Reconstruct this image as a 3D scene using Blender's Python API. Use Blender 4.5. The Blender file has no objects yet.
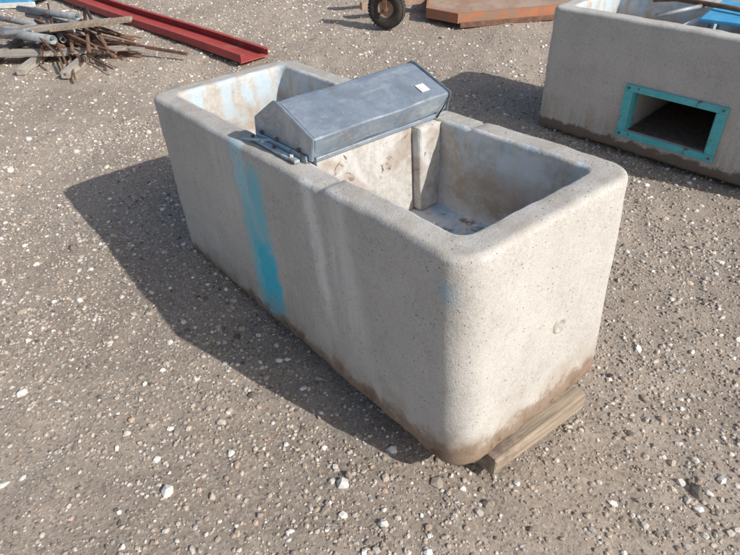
import bpy, bmesh, math, random
import numpy as np
from mathutils import Vector, Matrix, noise
random.seed(7); rng=np.random.default_rng(11)
D=bpy.data; C=bpy.context; COL=C.scene.collection

# ------------------------------------------------------------ node helpers
class NT:
    def __init__(s,name):
        s.m=D.materials.new(name); s.m.use_nodes=True; s.t=s.m.node_tree
        s.n=s.t.nodes; s.b=s.n['Principled BSDF']; s.b.inputs['Roughness'].default_value=.85
        s.tc=s.n.new('ShaderNodeTexCoord').outputs['Object']
        s.x=s.n.new('ShaderNodeSeparateXYZ'); s.l(s.tc,s.x.inputs[0])
        s.X,s.Y,s.Z=s.x.outputs
    def l(s,a,b): s.t.links.new(a,b)
    def put(s,sock,v):
        if isinstance(v,bpy.types.NodeSocket): s.l(v,sock)
        elif isinstance(v,(tuple,list)) and len(v)==3 and sock.type=='RGBA': sock.default_value=(*v,1)
        else: sock.default_value=v
    def math(s,op,a,b=0.0,c=0.0,clamp=False):
        n=s.n.new('ShaderNodeMath'); n.operation=op; n.use_clamp=clamp
        s.put(n.inputs[0],a); s.put(n.inputs[1],b); s.put(n.inputs[2],c); return n.outputs[0]
    def noise(s,scale,detail=4,rough=.6,vec=None,sc3=None,dist=0):
        n=s.n.new('ShaderNodeTexNoise'); n.inputs['Scale'].default_value=scale
        n.inputs['Detail'].default_value=detail; n.inputs['Roughness'].default_value=rough; n.inputs['Distortion'].default_value=dist
        v=vec or s.tc
        if sc3:
            mp=s.n.new('ShaderNodeMapping'); mp.inputs['Scale'].default_value=sc3; s.l(v,mp.inputs[0]); v=mp.outputs[0]
        s.l(v,n.inputs['Vector']); return n.outputs[0]
    def voro(s,scale,feature='F1',out='Distance',rand=1):
        n=s.n.new('ShaderNodeTexVoronoi'); n.feature=feature; n.inputs['Scale'].default_value=scale
        n.inputs['Randomness'].default_value=rand
        s.l(s.tc,n.inputs['Vector']); return n.outputs[out]
    def ramp(s,v,a,b,lo=0.0,hi=1.0):
        n=s.n.new('ShaderNodeMapRange'); n.interpolation_type='SMOOTHSTEP'
        s.put(n.inputs[0],v)
        for i,q in enumerate((a,b,lo,hi)): n.inputs[1+i].default_value=q
        return n.outputs[0]
    def band(s,v,a,b,soft):
        return s.math('MULTIPLY',s.ramp(v,a-soft,a+soft),s.ramp(v,b-soft,b+soft,1,0))
    def mul(s,*a):
        r=a[0]
        for q in a[1:]: r=s.math('MULTIPLY',r,q)
        return r
    def mix(s,f,a,b,mode='MIX'):
        n=s.n.new('ShaderNodeMix'); n.data_type='RGBA'; n.blend_type=mode
        s.put(n.inputs[0],f); s.put(n.inputs[6],a); s.put(n.inputs[7],b); return n.outputs[2]
    def bump(s,h,strength=.4,dist=.005):
        n=s.n.new('ShaderNodeBump'); n.inputs['Strength'].default_value=strength; n.inputs['Distance'].default_value=dist
        s.l(h,n.inputs['Height']); s.l(n.outputs[0],s.b.inputs['Normal'])
    def col(s,c): s.put(s.b.inputs['Base Color'],c)
    def set(s,**k):
        for a,v in k.items(): s.put(s.b.inputs[a.replace('_',' ')],v)
        return s.m

def concrete(name,main=True):
    t=NT(name)
    big=t.noise(3,4,.65); fine=t.noise(60,4,.75); med=t.noise(12,4,.6,dist=.5); sand=t.noise(260,2,.6)
    streak=t.noise(1,3,.6,sc3=(22,22,1.6))
    c=t.mix(t.ramp(big,.3,.7),(.535,.515,.475),(.435,.415,.38))
    c=t.mix(t.ramp(med,.52,.7,0,.35),c,(.385,.355,.32))
    c=t.mix(t.ramp(fine,.35,.7,0,.5),c,(.60,.585,.55))
    c=t.mix(t.ramp(fine,.42,.3,0,.4),c,(.30,.27,.24))
    c=t.mix(t.ramp(sand,.58,.70,0,.5),c,(.68,.66,.62))
    c=t.mix(t.ramp(sand,.42,.32,0,.65),c,(.24,.21,.185))
    c=t.mix(t.ramp(streak,.58,.75,0,.2),c,(.66,.65,.62))
    c=t.mix(t.ramp(streak,.40,.25,0,.2),c,(.34,.30,.26))
    X,Y,Z=t.X,t.Y,t.Z
    nz=t.math('SUBTRACT',med,.5)
    top=t.ramp(Z,.785,.797)
    c=t.mix(t.mul(top,t.ramp(med,.35,.65,.15,.65)),c,(.41,.365,.31))
    if main:
        Xn=t.math('ADD',X,t.math('MULTIPLY',nz,.09)); Zn=t.math('ADD',Z,t.math('MULTIPLY',nz,.25))
        outside=t.ramp(Y,.01,.03,1,0)
        Xs=t.math('ADD',Xn,t.math('MULTIPLY',Z,.12))
        m=t.mul(t.band(Xs,1.355,1.42,.025),outside,t.ramp(Zn,.15,.4),t.ramp(streak,.25,.55,.35,.9),t.ramp(fine,.25,.5,.6,1)); c=t.mix(m,c,(.76,.75,.72))
        m=t.mul(t.band(Xs,1.46,1.60,.05),outside,t.ramp(Zn,.1,.4),t.ramp(streak,.3,.6,.1,.6)); c=t.mix(m,c,(.74,.73,.70))
        m=t.mul(t.band(Xn,.60,.76,.06),outside,t.ramp(Zn,.2,.6),t.ramp(streak,.35,.6,.05,.45)); c=t.mix(m,c,(.68,.67,.65))
        m=t.mul(t.band(Xn,1.05,1.2,.05),outside,t.ramp(Zn,.6,.2),t.ramp(streak,.4,.6,.0,.35)); c=t.mix(m,c,(.36,.30,.25))
        m=t.mul(t.band(Xn,.79,.98,.035),outside,t.ramp(Zn,.77,.66),t.ramp(fine,.25,.6,.5,.92),t.ramp(streak,.3,.55,.4,1)); c=t.mix(m,c,(.17,.56,.68))
        m=t.mul(t.band(Xn,.78,.88,.02),outside,t.ramp(Zn,.45,.65),t.ramp(fine,.3,.6,.3,.8)); c=t.mix(m,c,(.44,.65,.72))
        m=t.mul(t.band(Xn,.85,1.0,.025),outside,t.ramp(Zn,.45,.34),t.ramp(Zn,.0,.05),t.ramp(fine,.3,.55,.55,.97)); c=t.mix(m,c,(.05,.52,.70))
        m=t.mul(t.band(Xn,1.895,1.935,.03),t.ramp(Y,.03,.05,1,0),t.band(Zn,.66,.71,.05),t.ramp(fine,.3,.6,.1,.85)); c=t.mix(m,c,(.22,.47,.66))
        edge=t.math('ADD',t.math('MULTIPLY',X,.026),t.math('ADD',.002,t.math('ADD',t.math('MULTIPLY',nz,.15),t.math('MULTIPLY',t.math('SUBTRACT',fine,.5),.08))))
        d=t.math('SUBTRACT',Z,edge)
        c=t.mix(t.mul(t.ramp(d,.17,.02,0,.7),t.ramp(big,.3,.6)),c,(.37,.30,.235))
        c=t.mix(t.mul(t.ramp(d,.06,.005,0,.88),t.ramp(fine,.2,.5,.55,1)),c,(.25,.175,.12))
        c=t.mix(t.mul(t.ramp(Z,.10,.02),t.ramp(med,.54,.66,0,.8),t.ramp(X,.5,.9)),c,(.15,.09,.055))
    else:
        d=t.math('SUBTRACT',Z,t.math('MULTIPLY',nz,.12))
        c=t.mix(t.mul(t.ramp(d,.3,.1,0,.5),t.ramp(streak,.4,.6)),c,(.36,.29,.22))
        c=t.mix(t.ramp(d,.085,.06,0,.9),c,(.16,.12,.09))
    pm=t.ramp(t.voro(50),.08,.16,1,0); pm=t.mul(pm,t.ramp(t.noise(9,1),.40,.58))
    c=t.mix(t.math('MULTIPLY',pm,.8),c,(.16,.135,.12))
    t.col(c)
    h=t.math('ADD',t.math('ADD',t.math('MULTIPLY',fine,1.0),t.math('MULTIPLY',sand,.5)),t.math('MULTIPLY',big,.5)); h=t.math('SUBTRACT',h,pm)
    t.bump(h,.6,.0035); return t.set(Roughness=.92,Specular_IOR_Level=.25)

def inner_mat(name):
    t=NT(name); big=t.noise(3.5,4,.65,dist=.6); fine=t.noise(40,4,.7); med=t.noise(9,5,.68,dist=.4); st=t.noise(1,4,.65,sc3=(13,13,4))
    Zn=t.math('ADD',t.Z,t.math('MULTIPLY',t.math('SUBTRACT',med,.5),.22))
    c=t.mix(t.ramp(fine,.35,.65),(.55,.51,.45),(.44,.40,.35))
    c=t.mix(t.mul(t.ramp(st,.42,.62),t.ramp(Zn,.48,.70,.25,.85)),c,(.48,.60,.68))
    c=t.mix(t.mul(t.ramp(big,.50,.64),t.ramp(Zn,.5,.7,0,.8)),c,(.68,.67,.65))
    c=t.mix(t.mul(t.ramp(big,.38,.58,.2,.85),t.band(Zn,.50,.67,.04),t.ramp(med,.35,.6,.3,.9)),c,(.34,.25,.18))
    c=t.mix(t.mul(t.ramp(Zn,.55,.46),t.ramp(med,.35,.6,.3,1)),c,(.64,.65,.66))
    fl=t.ramp(t.Z,.46,.455)
    c=t.mix(fl,c,(.66,.67,.68)); c=t.mix(t.mul(fl,t.ramp(big,.45,.56)),c,(.40,.56,.72))
    c=t.mix(t.mul(fl,t.ramp(med,.56,.64)),c,(.25,.19,.14))
    t.col(c); t.bump(t.math('ADD',fine,med),.6,.005); return t.set(Roughness=t.ramp(t.Z,.46,.455,.85,.45))

def panel_mat(name='stained_housing',white=.35):
    t=NT(name); fine=t.noise(45,5,.75); med=t.noise(13,5,.72,dist=.8); st=t.noise(1,4,.6,sc3=(12,12,5)); big=t.noise(6,3,.6)
    c=t.mix(t.ramp(fine,.35,.65),(.56,.53,.485),(.43,.395,.35))
    c=t.mix(t.ramp(st,.42,.65,0,white+.2),c,(.68,.675,.66))
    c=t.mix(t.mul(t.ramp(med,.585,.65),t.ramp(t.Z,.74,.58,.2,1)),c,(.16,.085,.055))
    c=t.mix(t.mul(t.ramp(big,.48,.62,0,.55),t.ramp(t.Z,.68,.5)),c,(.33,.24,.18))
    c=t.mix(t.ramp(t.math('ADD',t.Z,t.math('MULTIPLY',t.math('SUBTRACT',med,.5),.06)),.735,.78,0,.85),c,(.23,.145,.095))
    t.col(c); t.bump(t.math('ADD',fine,med),.6,.005); return t.set(Roughness=.88)

def galv():
    t=NT('galvanised_steel'); v=t.voro(45,out='Color'); s=t.n.new('ShaderNodeSeparateColor'); t.l(v,s.inputs[0])
    n=t.noise(6,5,.65,dist=.6); f=t.noise(50,4,.7); sc=t.noise(1,4,.7,sc3=(14,3,14))
    c=t.mix(s.outputs[0],(.36,.42,.48),(.44,.50,.56)); c=t.mix(t.ramp(n,.38,.62,0,.8),c,(.24,.30,.37))
    c=t.mix(t.ramp(f,.56,.7,0,.5),c,(.58,.58,.56)); c=t.mix(t.ramp(sc,.52,.7,0,.65),c,(.58,.59,.59))
    c=t.mix(t.mul(t.ramp(n,.56,.66,0,.75),t.ramp(f,.4,.6)),c,(.30,.25,.20))
    t.col(c); t.bump(t.math('ADD',t.noise(4,2),t.math('MULTIPLY',f,.08)),.6,.025)
    return t.set(Metallic=.5,Roughness=t.ramp(n,.3,.7,.30,.55))

def simple(name,a,b,scale=14,rough=.7,metal=0,rust=None,sc3=None,rustamt=(.55,.68),bump=.3):
    t=NT(name); n=t.noise(scale,5,.65,sc3=sc3); c=t.mix(t.ramp(n,.35,.65),a,b)
    if rust: c=t.mix(t.ramp(t.noise(scale*.6,6,.7),*rustamt),c,rust)
    t.col(c); t.bump(t.noise(scale*4,4,.7,sc3=sc3),bump,.003); return t.set(Roughness=rough,Metallic=metal)

M_con=concrete('weathered_concrete'); M_con2=concrete('weathered_concrete_b',False); M_in=inner_mat('tank_interior')
M_panel=panel_mat(); M_pillar=panel_mat('limed_pillar',.65); M_galv=galv()
M_plug=simple('plug_concrete',(.50,.47,.42),(.38,.35,.31),40,.9)
M_wood=simple('weathered_timber',(.42,.34,.25),(.25,.20,.15),3,.9,sc3=(14,1.2,14),bump=.9,rust=(.14,.10,.08),rustamt=(.55,.7))
M_woodx=simple('pale_weathered_wood',(.46,.42,.37),(.30,.26,.22),3,.9,sc3=(1.2,14,14),bump=.8)
M_blue=simple('turquoise_paint',(.07,.45,.50),(.12,.52,.55),18,.55,rust=(.16,.10,.07),rustamt=(.58,.66))
M_bluebar=simple('pale_blue_paint',(.30,.46,.56),(.46,.56,.62),18,.55,rust=(.24,.16,.11),rustamt=(.52,.66))
M_blue2=simple('blue_paint',(.06,.33,.60),(.10,.42,.66),10,.5,rust=(.4,.42,.42),rustamt=(.58,.68))
M_red=simple('red_paint',(.46,.07,.06),(.37,.06,.05),5,.6,rust=(.36,.15,.12),rustamt=(.55,.75))
M_rust=simple('rusty_steel',(.22,.115,.07),(.12,.07,.05),20,.9)
M_pipe=simple('grey_pipe',(.36,.38,.39),(.24,.27,.29),10,.55,.2,rust=(.22,.16,.12),rustamt=(.52,.66))
M_orange=simple('faded_orange_paint',(.46,.18,.09),(.38,.16,.09),9,.8,rust=(.30,.19,.13),rustamt=(.44,.58))
M_tan=simple('rusty_tan_plate',(.42,.31,.23),(.34,.21,.14),5,.85)
M_rubber=simple('tyre_rubber',(.03,.028,.026),(.06,.052,.045),14,.85)
M_white=simple('white_plastic',(.72,.72,.70),(.60,.59,.56),20,.5)
M_lime=simple('lime_scale',(.66,.65,.62),(.46,.43,.38),30,.9)
M_black=simple('black_cable',(.02,.02,.02),(.03,.03,.03),20,.5)
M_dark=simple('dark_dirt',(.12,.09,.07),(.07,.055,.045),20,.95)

# ------------------------------------------------------------ mesh helpers
def empty(name,loc=(0,0,0),rot=(0,0,0)):
    e=D.objects.new(name,None); COL.objects.link(e); e.location=loc; e.rotation_euler=rot; return e
def obj(name,bm,mat,parent=None,smooth=False,loc=(0,0,0),rot=(0,0,0)):
    me=D.meshes.new(name); bm.to_mesh(me); bm.free()
    for m in (mat if isinstance(mat,list) else [mat]): me.materials.append(m)
    if smooth:
        for p in me.polygons: p.use_smooth=True
    o=D.objects.new(name,me); COL.objects.link(o); o.location=loc; o.rotation_euler=rot
    if parent: o.parent=parent
    return o
def box(name,x0,x1,y0,y1,z0,z1,mat,parent=None,bev=.004,rot=(0,0,0),jit=0):
    bm=bmesh.new(); bmesh.ops.create_cube(bm,size=1)
    c=Vector(((x0+x1)/2,(y0+y1)/2,(z0+z1)/2))
    for v in bm.verts: v.co=Vector((v.co.x*(x1-x0),v.co.y*(y1-y0),v.co.z*(z1-z0)))
    if bev: bmesh.ops.bevel(bm,geom=bm.edges[:],offset=bev,segments=2,affect='EDGES',profile=.6)
    if jit:
        for v in bm.verts: v.co+=Vector((random.uniform(-jit,jit),random.uniform(-jit,jit),random.uniform(-jit,jit)))
    return obj(name,bm,mat,parent,False,c,rot)
def tube(name,pts,r,mat,parent=None,hollow=False,seg=14):
    bm=bmesh.new(); rings=[]
    P=[Vector(p) for p in pts]
    for i,p in enumerate(P):
        d=(P[min(i+1,len(P)-1)]-P[max(i-1,0)]).normalized()
        a=d.orthogonal().normalized() if i==0 else (a-d*a.dot(d)).normalized()
        b=d.cross(a)
        rings.append([bm.verts.new(p+(a*math.cos(k*2*math.pi/seg)+b*math.sin(k*2*math.pi/seg))*r) for k in range(seg)])
    for i in range(len(rings)-1):
        for k in range(seg): bm.faces.new((rings[i][k],rings[i][(k+1)%seg],rings[i+1][(k+1)%seg],rings[i+1][k]))
    if hollow:
        for ri,s in ((0,1),(-1,-1)):
            d=(P[1]-P[0]).normalized() if ri==0 else (P[-1]-P[-2]).normalized()
            c=P[ri]; inn=[bm.verts.new(c+(v.co-c)*.86) for v in rings[ri]]
            deep=[bm.verts.new(c+(v.co-c)*.86+d*s*r*5) for v in rings[ri]]
            for k in range(seg):
                k2=(k+1)%seg
                bm.faces.new((rings[ri][k],rings[ri][k2],inn[k2],inn[k])); bm.faces.new((inn[k],inn[k2],deep[k2],deep[k]))
            bm.faces.new(deep)
    else:
        bm.faces.new(rings[0]); bm.faces.new(rings[-1])
    bmesh.ops.recalc_face_normals(bm,faces=bm.faces[:])
    return obj(name,bm,mat,parent,seg>6)
def prism(name,prof,y0,y1,mat,parent=None,ny=1,bev=.003,dent=0):
    bm=bmesh.new(); R=[]
    for j in range(ny+1):
        y=y0+(y1-y0)*j/ny; R.append([bm.verts.new((p[0]+dent*math.sin(j*1.9+p[0]*9),y,p[1]+dent*math.sin(j*1.3+p[1]*20))) for p in prof])
    n=len(prof)
    for j in range(ny):
        for k in range(n): bm.faces.new((R[j][k],R[j][(k+1)%n],R[j+1][(k+1)%n],R[j+1][k]))
    bm.faces.new(R[0]); bm.faces.new(R[-1]); bmesh.ops.recalc_face_normals(bm,faces=bm.faces[:])
    if bev: bmesh.ops.bevel(bm,geom=[e for e in bm.edges if e.calc_face_angle(0)>.25],offset=bev,segments=2,affect='EDGES')
    return obj(name,bm,mat,parent)

def rrect(x0,x1,y0,y1,r,step=.02,seg=8):
    pts=[]
    def line(a,b):
        n=max(1,int(math.dist(a,b)/step))
        for i in range(n): pts.append((a[0]+(b[0]-a[0])*i/n,a[1]+(b[1]-a[1])*i/n))
    def arc(cx,cy,a0):
        for i in range(seg): a=a0+math.pi/2*i/seg; pts.append((cx+r*math.cos(a),cy+r*math.sin(a)))
    line((x0+r,y0),(x1-r,y0)); arc(x1-r,y0+r,-math.pi/2)
    line((x1,y0+r),(x1,y1-r)); arc(x1-r,y1-r,0)
    line((x1-r,y1),(x0+r,y1)); arc(x0+r,y1-r,math.pi/2)
    line((x0,y1-r),(x0,y0+r)); arc(x0+r,y0+r,math.pi)
    return pts

def tank_shell(name,L,W,H,R,wall,floor,mats,parent,notch=None,seed=0):
    bm=bmesh.new(); base=rrect(0,L,0,W,R); N=len(base)
    cx,cy=L/2,W/2
    def loop(off,z):
        out=[]
        for (x,y) in base:
            qx=min(max(x,R),L-R); qy=min(max(y,R),W-R)
            dx,dy=x-qx,y-qy; l=math.hypot(dx,dy) or 1; dx/=l; dy/=l
            if off<=R-.045: px,py=qx+dx*(R-off),qy+dy*(R-off)
            else:
                s=off-(R-.045)
                sx=(qx-cx)*(1-s/(L/2-R)); sy=(qy-cy)*(1-s/(W/2-R))
                px,py=cx+sx+dx*.045,cy+sy+dy*.045
            out.append((px,py,z))
        return out
    prof=[(.02,0,0),(.006,.006,0),(0,.02,0)]
    nz=30
    for i in range(1,nz): prof.append((0,.02+(H-.05)*i/nz,0))
    f=.024
    for i in range(0,7):
        a=math.pi/2*i/6; prof.append((f-f*math.cos(a),H-f+f*math.sin(a),0))
    for i in range(1,5): prof.append((f+(wall-f-.018)*i/4,H,0))
    g=.018
    for i in range(1,5):
        a=math.pi/2*i/4; prof.append((wall-g+g*math.sin(a),H-g+g*math.cos(a),1))
    ni=14
    for i in range(1,ni+1): prof.append((wall+.02*i/ni,H-g-(H-g-floor)*i/ni,1))
    rings=[]
    for (off,z,mi) in prof:
        vs=[]
        for (x,y,zz) in loop(off,z):
            if notch and zz>H-.04:
                k=0
                for (a,b,dep) in notch:
                    if a-.012<x<b+.012: k=max(k,dep*min(1,(x-a+.012)/.02,(b+.012-x)/.02))
                zz-=k
            p=Vector((x,y,zz)); n=noise.noise_vector(p*5+Vector((seed,0,0)))*.004+noise.noise_vector(p*22)*.0022
            if zz<.05: n+=noise.noise_vector(p*30)*.007
            vs.append(bm.verts.new(p+n))
        rings.append(vs)
    for i in range(len(rings)-1):
        for k in range(N):
            fc=bm.faces.new((rings[i][k],rings[i][(k+1)%N],rings[i+1][(k+1)%N],rings[i+1][k])); fc.material_index=prof[i+1][2]; fc.smooth=True
    fc=bm.faces.new(list(reversed(rings[0])))
    fc=bm.faces.new(rings[-1]); fc.material_index=1
    bmesh.ops.recalc_face_normals(bm,faces=bm.faces[:])
    return obj(name,bm,mats,parent)

# ------------------------------------------------------------ main tank
L,W,H=1.984,.766,.80
al=math.asin(.1/L)
T=empty('concrete_livestock_waterer',(0,0,0),(0,-al,0))
tank_shell('basin',L,W,H,.095,.105,.45,[M_con,M_in],T,notch=[(1.355,1.375,.014),(.86,1.36,.005)])
box('housing_wall_left',.90,.94,.115,.655,.452,.775,M_in,T,.006,jit=.001)
box('housing_panel',1.165,1.195,.115,.545,.452,.800,M_panel,T,.004)
box('housing_pillar',1.13,1.235,.548,.662,.452,.792,M_pillar,T,.012,jit=.003)
box('housing_back',.942,1.163,.52,.545,.452,.77,M_panel,T,.003)
tube('float_pipe',[(1.25,.42,.475),(1.50,.44,.48),(1.62,.50,.47)],.012,M_bluebar,T)
for i in range(30):
    bm=bmesh.new(); bmesh.ops.create_icosphere(bm,subdivisions=2,radius=1); s_=random.uniform(.006,.022)
    for v in bm.verts: v.co=v.co*s_*(1+.35*noise.noise(v.co*2+Vector((i,0,0)))); v.co.z*=.4
    obj('scale_lump_%d'%i,bm,random.choice((M_lime,M_lime,M_lime,M_panel)),T,False,(random.uniform(1.26,1.8),random.uniform(.42,.64),.455))
hp=[(.845,.79),(.86,.872),(1.005,.958),(1.03,.958),(1.222,.884),(1.20,.812)]
prism('hood',hp,.10,.715,M_galv,T,ny=8,bev=.006,dent=.0018)
prism('hood_end_flange',[(.838,.782),(.853,.876),(1.003,.966),(1.032,.966),(1.23,.888),(1.208,.804)],.088,.0985,M_galv,T,bev=.002)
prism('hood_far_flange',[(.842,.786),(.857,.874),(1.004,.962),(1.031,.962),(1.226,.887),(1.204,.808)],.7175,.721,M_galv,T,bev=.001)
box('hood_lip',1.19,1.206,.11,.712,.797,.811,M_galv,T,.002)
lab=box('hood_label',-.022,.022,-.02,.02,-.001,.001,M_white,T,.0005)
lab.location=(1.165,.63,.9105); lab.rotation_euler=(0,math.atan2(.074,.192),0.0)
for i,(x,y) in enumerate([(.90,.0835),(1.0,.0835),(1.14,.0835)]):
    tube('hood_bolt_%d'%i,[(x,y+.004,.83),(x,y-.004,.83)],.007,M_rust,T,seg=6)
box('hinge_bar',.84,1.17,.050,.072,.800,.810,M_bluebar,T,.002,rot=(0,0,-.03))
box('hinge_bar_inner',.86,1.19,.079,.086,.790,.822,M_bluebar,T,.002)
tube('hinge_pin',[(.84,.03,.808),(.90,.05,.812),(.97,.085,.818)],.005,M_bluebar,T)
for i,x in enumerate((.87,.94,1.02,1.13)): tube('hinge_bolt_%d'%i,[(x,.061,.806),(x,.061,.818)],.007,M_white if i%2 else M_rust,T,seg=6)
tube('cable',[(1.21,.66,.80),(1.225,.68,.84),(1.22,.71,.865),(1.19,.735,.87),(1.15,.742,.85),(1.12,.735,.825),(1.08,.72,.803)],.003,M_black,T,seg=8)
bm=bmesh.new(); seg=24
prof=[(.0,.001),(.016,-.001),(.020,.003),(.027,.005),(.032,-.003)]
prev=None
for r,h in prof[1:]:
    ring=[bm.verts.new((h,r*math.cos(k*2*math.pi/seg),r*math.sin(k*2*math.pi/seg))) for k in range(seg)]
    if prev is None: bm.faces.new(ring)
    else:
        for k in range(seg): bm.faces.new((prev[k],prev[(k+1)%seg],ring[(k+1)%seg],ring[k]))
    prev=ring
bmesh.ops.recalc_face_normals(bm,faces=bm.faces[:])
obj('drain_plug',bm,M_plug,T,True,(L+.001,.44,.375))

# ------------------------------------------------------------ plank
P=box('wooden_block',1.84,2.015,.15,.62,.0,.083,M_wood,None,.008,rot=(0,0,-.04),jit=.003)

# ------------------------------------------------------------ second tank
T2=empty('concrete_livestock_waterer.001',(.24,2.585,.0),(0,0,math.radians(4.5)))
sh=tank_shell('basin',2.0,.80,.79,.06,.105,.45,[M_con2,M_in],T2,seed=9)
bm=bmesh.new(); bmesh.ops.create_cube(bm,size=1)
for v in bm.verts: v.co=Vector((.90+v.co.x*.50,.23+v.co.y*.86,.265+v.co.z*.25))
cut=obj('cut',bm,M_dark,T2)
C.view_layer.update()
md=sh.modifiers.new('b','BOOLEAN'); md.object=cut; md.operation='DIFFERENCE'; md.solver='EXACT'
dg=C.evaluated_depsgraph_get(); nm=D.meshes.new_from_object(sh.evaluated_get(dg)); sh.modifiers.clear(); sh.data=nm
D.objects.remove(cut)
box('access_frame_top',.595,1.205,-.012,-.003,.390,.430,M_blue,T2,.002)
box('access_frame_bottom',.595,1.205,-.012,-.003,.098,.140,M_blue,T2,.002)
box('access_frame_left',.595,.650,-.011,-.003,.141,.389,M_blue,T2,.002)
box('access_frame_right',1.150,1.205,-.011,-.003,.141,.389,M_blue,T2,.002)
box('access_lining_left',.652,.658,-.002,.06,.147,.386,M_blue,T2,.001)
box('access_lining_right',1.142,1.148,-.002,.06,.147,.386,M_blue,T2,.001)
for i,(x,z) in enumerate([(.62,.41),(1.18,.41),(.62,.12),(1.18,.12)]):
    tube('frame_bolt_%d'%i,[(x,-.010,z),(x,-.018,z)],.008,M_rust,T2,seg=6)
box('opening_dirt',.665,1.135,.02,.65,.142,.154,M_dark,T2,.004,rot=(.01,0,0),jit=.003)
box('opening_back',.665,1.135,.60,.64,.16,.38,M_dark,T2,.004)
box('housing_wall_left',.75,.79,.115,.685,.452,.76,M_in,T2,.006)
box('housing_wall_right',1.20,1.24,.115,.685,.452,.76,M_in,T2,.006)
box('service_lid',.82,1.22,.20,.66,.80,.82,M_blue2,T2,.006,rot=(.03,0,.12))
tube('float_pipe',[(.45,.45,.81),(.6,.42,.84),(.9,.38,.845),(1.25,.33,.84)],.014,M_rust,T2)
tube('rim_pipe',[(.62,.12,.80),(.72,.25,.825),(.80,.5,.83)],.013,M_pipe,T2)

# ------------------------------------------------------------ red channel
ch=empty('red_steel_channel',(-2.46,1.87,0),(0,0,math.radians(180+5.5)))
Lc=6.0; w=.155
prof=[(-w,0),(w,0),(w,.075),(w-.04,.075),(w-.04,.068),(w-.008,.068),(w-.008,.010),(-w+.008,.010),(-w+.008,.068),(-w+.04,.068),(-w+.04,.075),(-w,.075)]
bm=bmesh.new(); R=[]
for j in range(31):
    x=Lc*j/30; R.append([bm.verts.new((x,p[0],p[1]+.02+.006*math.sin(x*1.7))) for p in prof])
for j in range(30):
    for k in range(len(prof)): bm.faces.new((R[j][k],R[j][(k+1)%len(prof)],R[j+1][(k+1)%len(prof)],R[j+1][k]))
bm.faces.new(R[0]); bm.faces.new(R[-1]); bmesh.ops.recalc_face_normals(bm,faces=bm.faces[:])
obj('channel_section',bm,M_red,ch)

# ------------------------------------------------------------ scrap pile
S=empty('scrap_pipe_pile',(-.22,-.06,0))
for i in range(6):
    b=box('pallet_board_%d'%i,-.5,.5,-.05,.05,-.011,.011,M_woodx,S,.003,jit=.002)
    b.location=(-3.98+i*.10,.12+i*.15,.075+.012*random.random()); b.rotation_euler=(random.uniform(-.03,.03),random.uniform(-.03,.03),math.radians(48+random.uniform(-4,4)))
for i in range(3):
    b=box('pallet_bearer_%d'%i,-.45,.45,-.04,.04,-.03,.03,M_woodx,S,.004,jit=.002)
    b.location=(-4.2+i*.40,.15+i*.28,.032); b.rotation_euler=(0,0,math.radians(-38))
def rod(name,cx,cy,z,ang,l,r,mat,hollow=False,tilt=0,seg=14):
    d=Vector((math.cos(ang)*math.cos(tilt),math.sin(ang)*math.cos(tilt),math.sin(tilt)))*l/2; c=Vector((cx,cy,z))
    return tube(name,[c-d,c+d],r,mat,S,hollow,seg)
for i in range(7):
    rod('grey_pipe_%d'%i,-4.3+random.uniform(-.5,.4),.60+random.uniform(-.35,.3),.12+.04*(i%4),math.radians(random.uniform(-8,30)),random.uniform(.8,1.4),random.choice((.028,.034,.042)),M_pipe,True,random.uniform(-.06,.06))
for i in range(3):
    rod('cross_pipe_%d'%i,-4.2+.1*i,.35+.1*i,.19+.02*i,math.radians(random.uniform(50,75)),random.uniform(.8,1.0),.03,M_pipe,True,random.uniform(-.05,.05))
for i in range(34):
    rod('rusty_bar_%d'%i,-3.85+random.uniform(-.5,.4),.80+random.uniform(-.35,.32),.04+.025*(i%8),math.radians(random.uniform(-24,30)),random.uniform(.9,1.9),random.choice((.009,.013,.018)),M_rust,False,random.uniform(-.06,.05),seg=4 if i%2 else 8)
for i in range(6):
    b=box('wood_offcut_%d'%i,-.4,.4,-.04,.04,-.018,.018,M_wood if i%2 else M_woodx,S,.003)
    b.location=(-4.5+.2*i,.25+.13*i,.18+.025*i); b.rotation_euler=(.1,-.08,math.radians(random.uniform(0,70)))

# ------------------------------------------------------------ blue trough top-left
B=empty('blue_steel_trough',(-7.50,.22,0),(0,0,math.radians(52)))
bm=bmesh.new(); l0,w0,h0=2.6,.7,.28
def ring(x,y,z,ch=.12):
    return [bm.verts.new(p) for p in [(-x,-y+ch,z),(-x+ch,-y,z),(x-ch,-y,z),(x,-y+ch,z),(x,y-ch,z),(x-ch,y,z),(-x+ch,y,z),(-x,y-ch,z)]]
rr=[ring(l0/2-.05,w0/2-.05,.06),ring(l0/2+.02,w0/2+.02,h0-.02),ring(l0/2+.02,w0/2+.02,h0+.01),ring(l0/2-.02,w0/2-.02,h0+.01),ring(l0/2-.07,w0/2-.07,.09)]
for a,b in zip(rr,rr[1:]):
    for k in range(8): bm.faces.new((a[k],a[(k+1)%8],b[(k+1)%8],b[k]))
bm.faces.new(rr[-1]); bm.faces.new(rr[0]); bmesh.ops.recalc_face_normals(bm,faces=bm.faces[:])
obj('trough_body',bm,M_blue2,B)
box('skid_near',-1.2,1.2,-.34,-.27,0,.058,M_white,B,.004); box('skid_far',-1.2,1.2,.27,.34,0,.058,M_white,B,.004)

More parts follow.
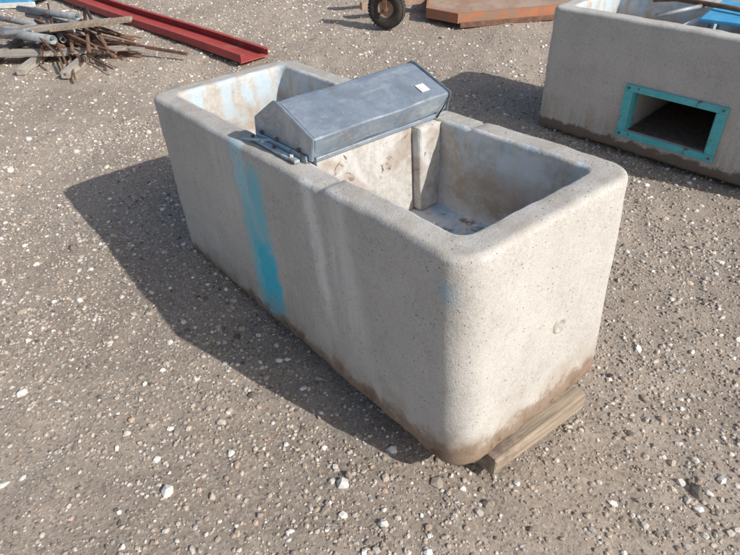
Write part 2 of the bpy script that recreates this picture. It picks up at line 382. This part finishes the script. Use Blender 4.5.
# ------------------------------------------------------------ implement with wheel
I=empty('rusty_farm_implement',(-1.93,4.02,0),(0,0,math.radians(62)))
def poly_tray(name,pts,z0,z1,mat_side):
    bm=bmesh.new(); a=[bm.verts.new((x,y,z0)) for x,y in pts]; b=[bm.verts.new((x,y,z1)) for x,y in pts]
    n=len(pts); cx=sum(p[0] for p in pts)/n; cy=sum(p[1] for p in pts)/n
    c=[bm.verts.new((cx+(x-cx)*.97,cy+(y-cy)*.95,z1)) for x,y in pts]; d=[bm.verts.new((cx+(x-cx)*.97,cy+(y-cy)*.95,z1-.03)) for x,y in pts]
    for q,r in ((a,b),(b,c),(c,d)):
        for k in range(n): bm.faces.new((q[k],q[(k+1)%n],r[(k+1)%n],r[k])).material_index=0
    f=bm.faces.new(d); f.material_index=1; bm.faces.new(a)
    bmesh.ops.recalc_face_normals(bm,faces=bm.faces[:]); return obj(name,bm,[mat_side,M_tan],I)
poly_tray('deck',[(.0,.0),(1.35,.0),(1.6,.5),(1.4,1.5),(.1,1.5),(-.25,.35)],.04,.14,M_orange)
box('deck_runner',.02,1.33,-.03,-.003,.0,.05,M_rust,I,.004)
box('deck_rib',.1,1.3,.75,.80,.112,.16,M_orange,I,.004)
box('side_arm',-.9,-.1,.75,.83,.08,.16,M_tan,I,.006,rot=(0,0,.1))
box('side_arm_upper',-.9,.0,1.0,1.08,.22,.30,M_orange,I,.006)
Wl=empty('caster_wheel'); Wl.parent=I
C.view_layer.update()
Wl.matrix_world=Matrix.Translation((-2.47,3.50,.195))@Matrix.Rotation(math.radians(28),4,'Z')
bm=bmesh.new(); seg=48
wp=[(.085,-.03),(.105,-.045),(.15,-.055),(.18,-.05),(.197,-.03),(.20,0),(.197,.03),(.18,.05),(.15,.055),(.105,.045),(.085,.03)]
R=[[bm.verts.new((r*math.cos(k*2*math.pi/seg),h,r*math.sin(k*2*math.pi/seg))) for k in range(seg)] for r,h in wp]
n=len(wp)
for i in range(n):
    for k in range(seg): bm.faces.new((R[i][k],R[i][(k+1)%seg],R[(i+1)%n][(k+1)%seg],R[(i+1)%n][k]))
bmesh.ops.recalc_face_normals(bm,faces=bm.faces[:]); obj('tyre',bm,M_rubber,Wl,True)
for i in range(36):
    a=i*2*math.pi/36
    t_=box('tread_%d'%i,-.012,.012,-.04,.04,-.004,.005,M_rubber,Wl,.001); t_.location=(.198*math.cos(a),0,.198*math.sin(a)); t_.rotation_euler=(0,math.pi/2-a,0)
bm=bmesh.new(); prev=None
for r,h in [(.088,-.032),(.075,-.02),(.04,-.012),(.028,-.03),(.02,-.035),(.002,-.035)]:
    rg=[bm.verts.new((r*math.cos(k*2*math.pi/24),h,r*math.sin(k*2*math.pi/24))) for k in range(24)]
    if prev:
        for k in range(24): bm.faces.new((prev[k],prev[(k+1)%24],rg[(k+1)%24],rg[k]))
    prev=rg
bm.faces.new(prev); bmesh.ops.recalc_face_normals(bm,faces=bm.faces[:]); obj('rim',bm,M_tan,Wl,True)
box('fork_near',-.025,.025,-.075,-.062,-.03,.30,M_rust,Wl,.003)
box('fork_far',-.025,.025,.062,.075,-.03,.30,M_rust,Wl,.003)
box('fork_crown',-.05,.05,-.08,.08,.302,.33,M_rust,Wl,.003)
tube('axle',[(0,-.085,0),(0,.085,0)],.012,M_rust,Wl)
box('fork_bracket',-.02,.75,-.05,.05,.333,.40,M_orange,Wl,.004)

# ------------------------------------------------------------ ground
def hgt(x,y):
    z=.010*np.sin(x*1.7+y*.8+1)+.008*np.sin(y*2.3-x*1.1)+.005*np.sin(x*5.1+2*np.sin(y*3.7))+.004*np.sin(y*6.3+2*np.sin(x*4.3))
    z+=.0025*np.sin(x*17+3*np.sin(y*11))+.0025*np.sin(y*19+3*np.sin(x*13))
    far=np.clip((np.hypot(x-1,y-1)-9)/8,0,1); 
    return (z-.012)*(1-far)-.012*far
def axis(a,b,s,o):
    core=np.arange(a,b+1e-6,s); k=s*1.25; lo=[];hi=[];v=a;
    while v>-o: v-=k; lo.append(v); k*=1.25
    v=b;k=s*1.25
    while v<o: v+=k; hi.append(v); k*=1.25
    return np.array(lo[::-1]+list(core)+hi)
xs=axis(-8,4,.03,250); ys=axis(-2.5,7,.03,250)
gx,gy=np.meshgrid(xs,ys); gz=hgt(gx,gy)
V=np.stack([gx.ravel(),gy.ravel(),gz.ravel()],1); nx,ny=len(xs),len(ys)
idx=np.arange(nx*ny).reshape(ny,nx); F=np.stack([idx[:-1,:-1],idx[:-1,1:],idx[1:,1:],idx[1:,:-1]],-1).reshape(-1,4)
def npmesh(name,V,F,mat,smooth):
    me=D.meshes.new(name); k=F.shape[1]
    me.vertices.add(len(V)); me.vertices.foreach_set('co',V.astype(np.float32).ravel())
    me.loops.add(F.size); me.loops.foreach_set('vertex_index',F.astype(np.int32).ravel())
    me.polygons.add(len(F)); me.polygons.foreach_set('loop_start',(np.arange(len(F))*k).astype(np.int32))
    me.polygons.foreach_set('loop_total',np.full(len(F),k,np.int32)); me.polygons.foreach_set('use_smooth',np.full(len(F),smooth))
    me.update(calc_edges=True); me.materials.append(mat)
    o=D.objects.new(name,me); COL.objects.link(o); return o
t=NT('packed_gravel_dirt')
big=t.noise(.9,4,.65); fine=t.noise(55,5,.8)
c=t.mix(t.ramp(big,.35,.65),(.455,.38,.305),(.35,.288,.232))
v1=t.voro(110,out='Color'); s1=t.n.new('ShaderNodeSeparateColor'); t.l(v1,s1.inputs[0])
c=t.mix(t.ramp(s1.outputs[0],.6,1,0,.55),c,(.57,.51,.44)); c=t.mix(t.ramp(s1.outputs[1],.72,1,0,.6),c,(.17,.14,.12))
c=t.mix(t.ramp(fine,.55,.72,0,.55),c,(.20,.165,.135))
t.col(c)
t.bump(fine,.85,.010); Mg=t.set(Roughness=.97,Specular_IOR_Level=.15)
npmesh('ground',V,F,Mg,True)

bm=bmesh.new(); bmesh.ops.create_icosphere(bm,subdivisions=1,radius=1); bm.verts.ensure_lookup_table()
iv=np.array([v.co[:] for v in bm.verts]); ifc=np.array([[v.index for v in f.verts] for f in bm.faces]); bm.free()
def scatter(n,x0,x1,y0,y1,smin,smed,sig,smax,rmin=0,rmax=99,cut=.6,ca=.25):
    X=rng.uniform(x0,x1,n);Y=rng.uniform(y0,y1,n); d=np.hypot(X-1.6,Y+.2)
    cl=np.sin(X*3.1+2*np.sin(Y*2.3))*np.sin(Y*2.7+2*np.sin(X*1.9))+.5*np.sin(X*9+3*np.sin(Y*7))*np.sin(Y*8+2*np.sin(X*6))
    k=(d>=rmin)&(d<rmax)&(rng.random(n)<cut+ca*cl)
    X,Y=X[k],Y[k]; s=np.clip(smed*np.exp(rng.normal(0,sig,len(X))),smin,smax); return X,Y,s
parts=[scatter(190000,-2.2,4.0,-2.6,3.6,.0022,.0043,.45,.012,0,3.6),
       scatter(130000,-8,4.2,-2.6,8,.0035,.0062,.4,.015,3.5,9),
       scatter(13000,-8,4,-2.6,8,.007,.0095,.35,.020),
       scatter(1000,-8,4,-2.6,8,.012,.0155,.3,.032)]
X=np.concatenate([p[0] for p in parts]);Y=np.concatenate([p[1] for p in parts]);s=np.concatenate([p[2] for p in parts])
n=len(X)
Q=rng.normal(size=(n,4)); Q/=np.linalg.norm(Q,axis=1)[:,None]; w_,a_,b_,c_=Q.T
Rm=np.stack([1-2*(b_*b_+c_*c_),2*(a_*b_-c_*w_),2*(a_*c_+b_*w_),2*(a_*b_+c_*w_),1-2*(a_*a_+c_*c_),2*(b_*c_-a_*w_),2*(a_*c_-b_*w_),2*(b_*c_+a_*w_),1-2*(a_*a_+b_*b_)],1).reshape(n,3,3)
sc=rng.uniform(.65,1.35,(n,3))
loc=iv[None]*(1+rng.uniform(-.22,.22,(n,12,1)))*sc[:,None,:]
loc=np.einsum('nij,nkj->nki',Rm,loc)*s[:,None,None]; loc[:,:,2]*=.7
loc[:,:,0]+=X[:,None]; loc[:,:,1]+=Y[:,None]; loc[:,:,2]+=(hgt(X,Y)+s*.13)[:,None]
FV=(ifc[None]+(np.arange(n)*12)[:,None,None]).reshape(-1,3)
pal=np.array([(.48,.41,.335),(.40,.33,.265),(.56,.50,.43),(.28,.235,.20),(.62,.57,.51),(.44,.325,.25),(.46,.44,.41),(.78,.75,.69),(.14,.125,.11)])
pr=np.array([.23,.19,.17,.12,.10,.05,.08,.03,.045]); ci=rng.choice(len(pal),n,p=pr/pr.sum())
bigm=s>.0115; ci[bigm&(rng.random(n)<.32)]=7
colr=pal[ci]*rng.uniform(.75,1.18,(n,1))
t=NT('gravel_stone'); at=t.n.new('ShaderNodeAttribute'); at.attribute_name='tint'
c=t.mix(t.ramp(t.noise(150,2,.6),.4,.7,0,.35),at.outputs['Color'],(.35,.29,.23)); t.col(c); Ms=t.set(Roughness=.92,Specular_IOR_Level=.2)
go=npmesh('gravel',loc.reshape(-1,3),FV,Ms,False)
A=go.data.color_attributes.new('tint','FLOAT_COLOR','POINT')
A.data.foreach_set('color',np.repeat(np.concatenate([colr,np.ones((n,1))],1),12,axis=0).astype(np.float32).ravel())

# ------------------------------------------------------------ light & camera
sd=Vector((1.1,.32,.80)).normalized(); el=math.asin(sd.z); 
w=D.worlds.new('World'); C.scene.world=w; w.use_nodes=True; nt=w.node_tree; bg=nt.nodes['Background']
sky=nt.nodes.new('ShaderNodeTexSky'); sky.sky_type='NISHITA'; sky.sun_disc=False; sky.sun_elevation=el
sky.sun_rotation=math.atan2(sd.x,sd.y); sky.dust_density=2.5; sky.air_density=1.0; sky.ozone_density=1.0
nt.links.new(sky.outputs[0],bg.inputs[0]); bg.inputs[1].default_value=.12
ld=D.lights.new('sun','SUN'); ld.energy=4.2; ld.angle=math.radians(.5); ld.color=(1,.97,.925)
lo=D.objects.new('sun',ld); COL.objects.link(lo); lo.rotation_euler=sd.to_track_quat('Z','Y').to_euler(); lo.location=(5,2,6)
cd=D.cameras.new('camera'); cam=D.objects.new('camera',cd); COL.objects.link(cam); C.scene.camera=cam
f=Vector((-.632,.491,-.6)).normalized(); r=Vector((.631,.775,-.031)); r=(r-f*r.dot(f)).normalized(); u=r.cross(f)
cam.matrix_world=Matrix(((r.x,u.x,-f.x,2.719),(r.y,u.y,-f.y,-.893),(r.z,u.z,-f.z,1.751),(0,0,0,1)))
cd.sensor_width=36; cd.lens=603.93/740*36; cd.clip_end=1000; cd.clip_start=.05
vs=C.scene.view_settings; vs.view_transform='Standard'; vs.look='None'; vs.exposure=0
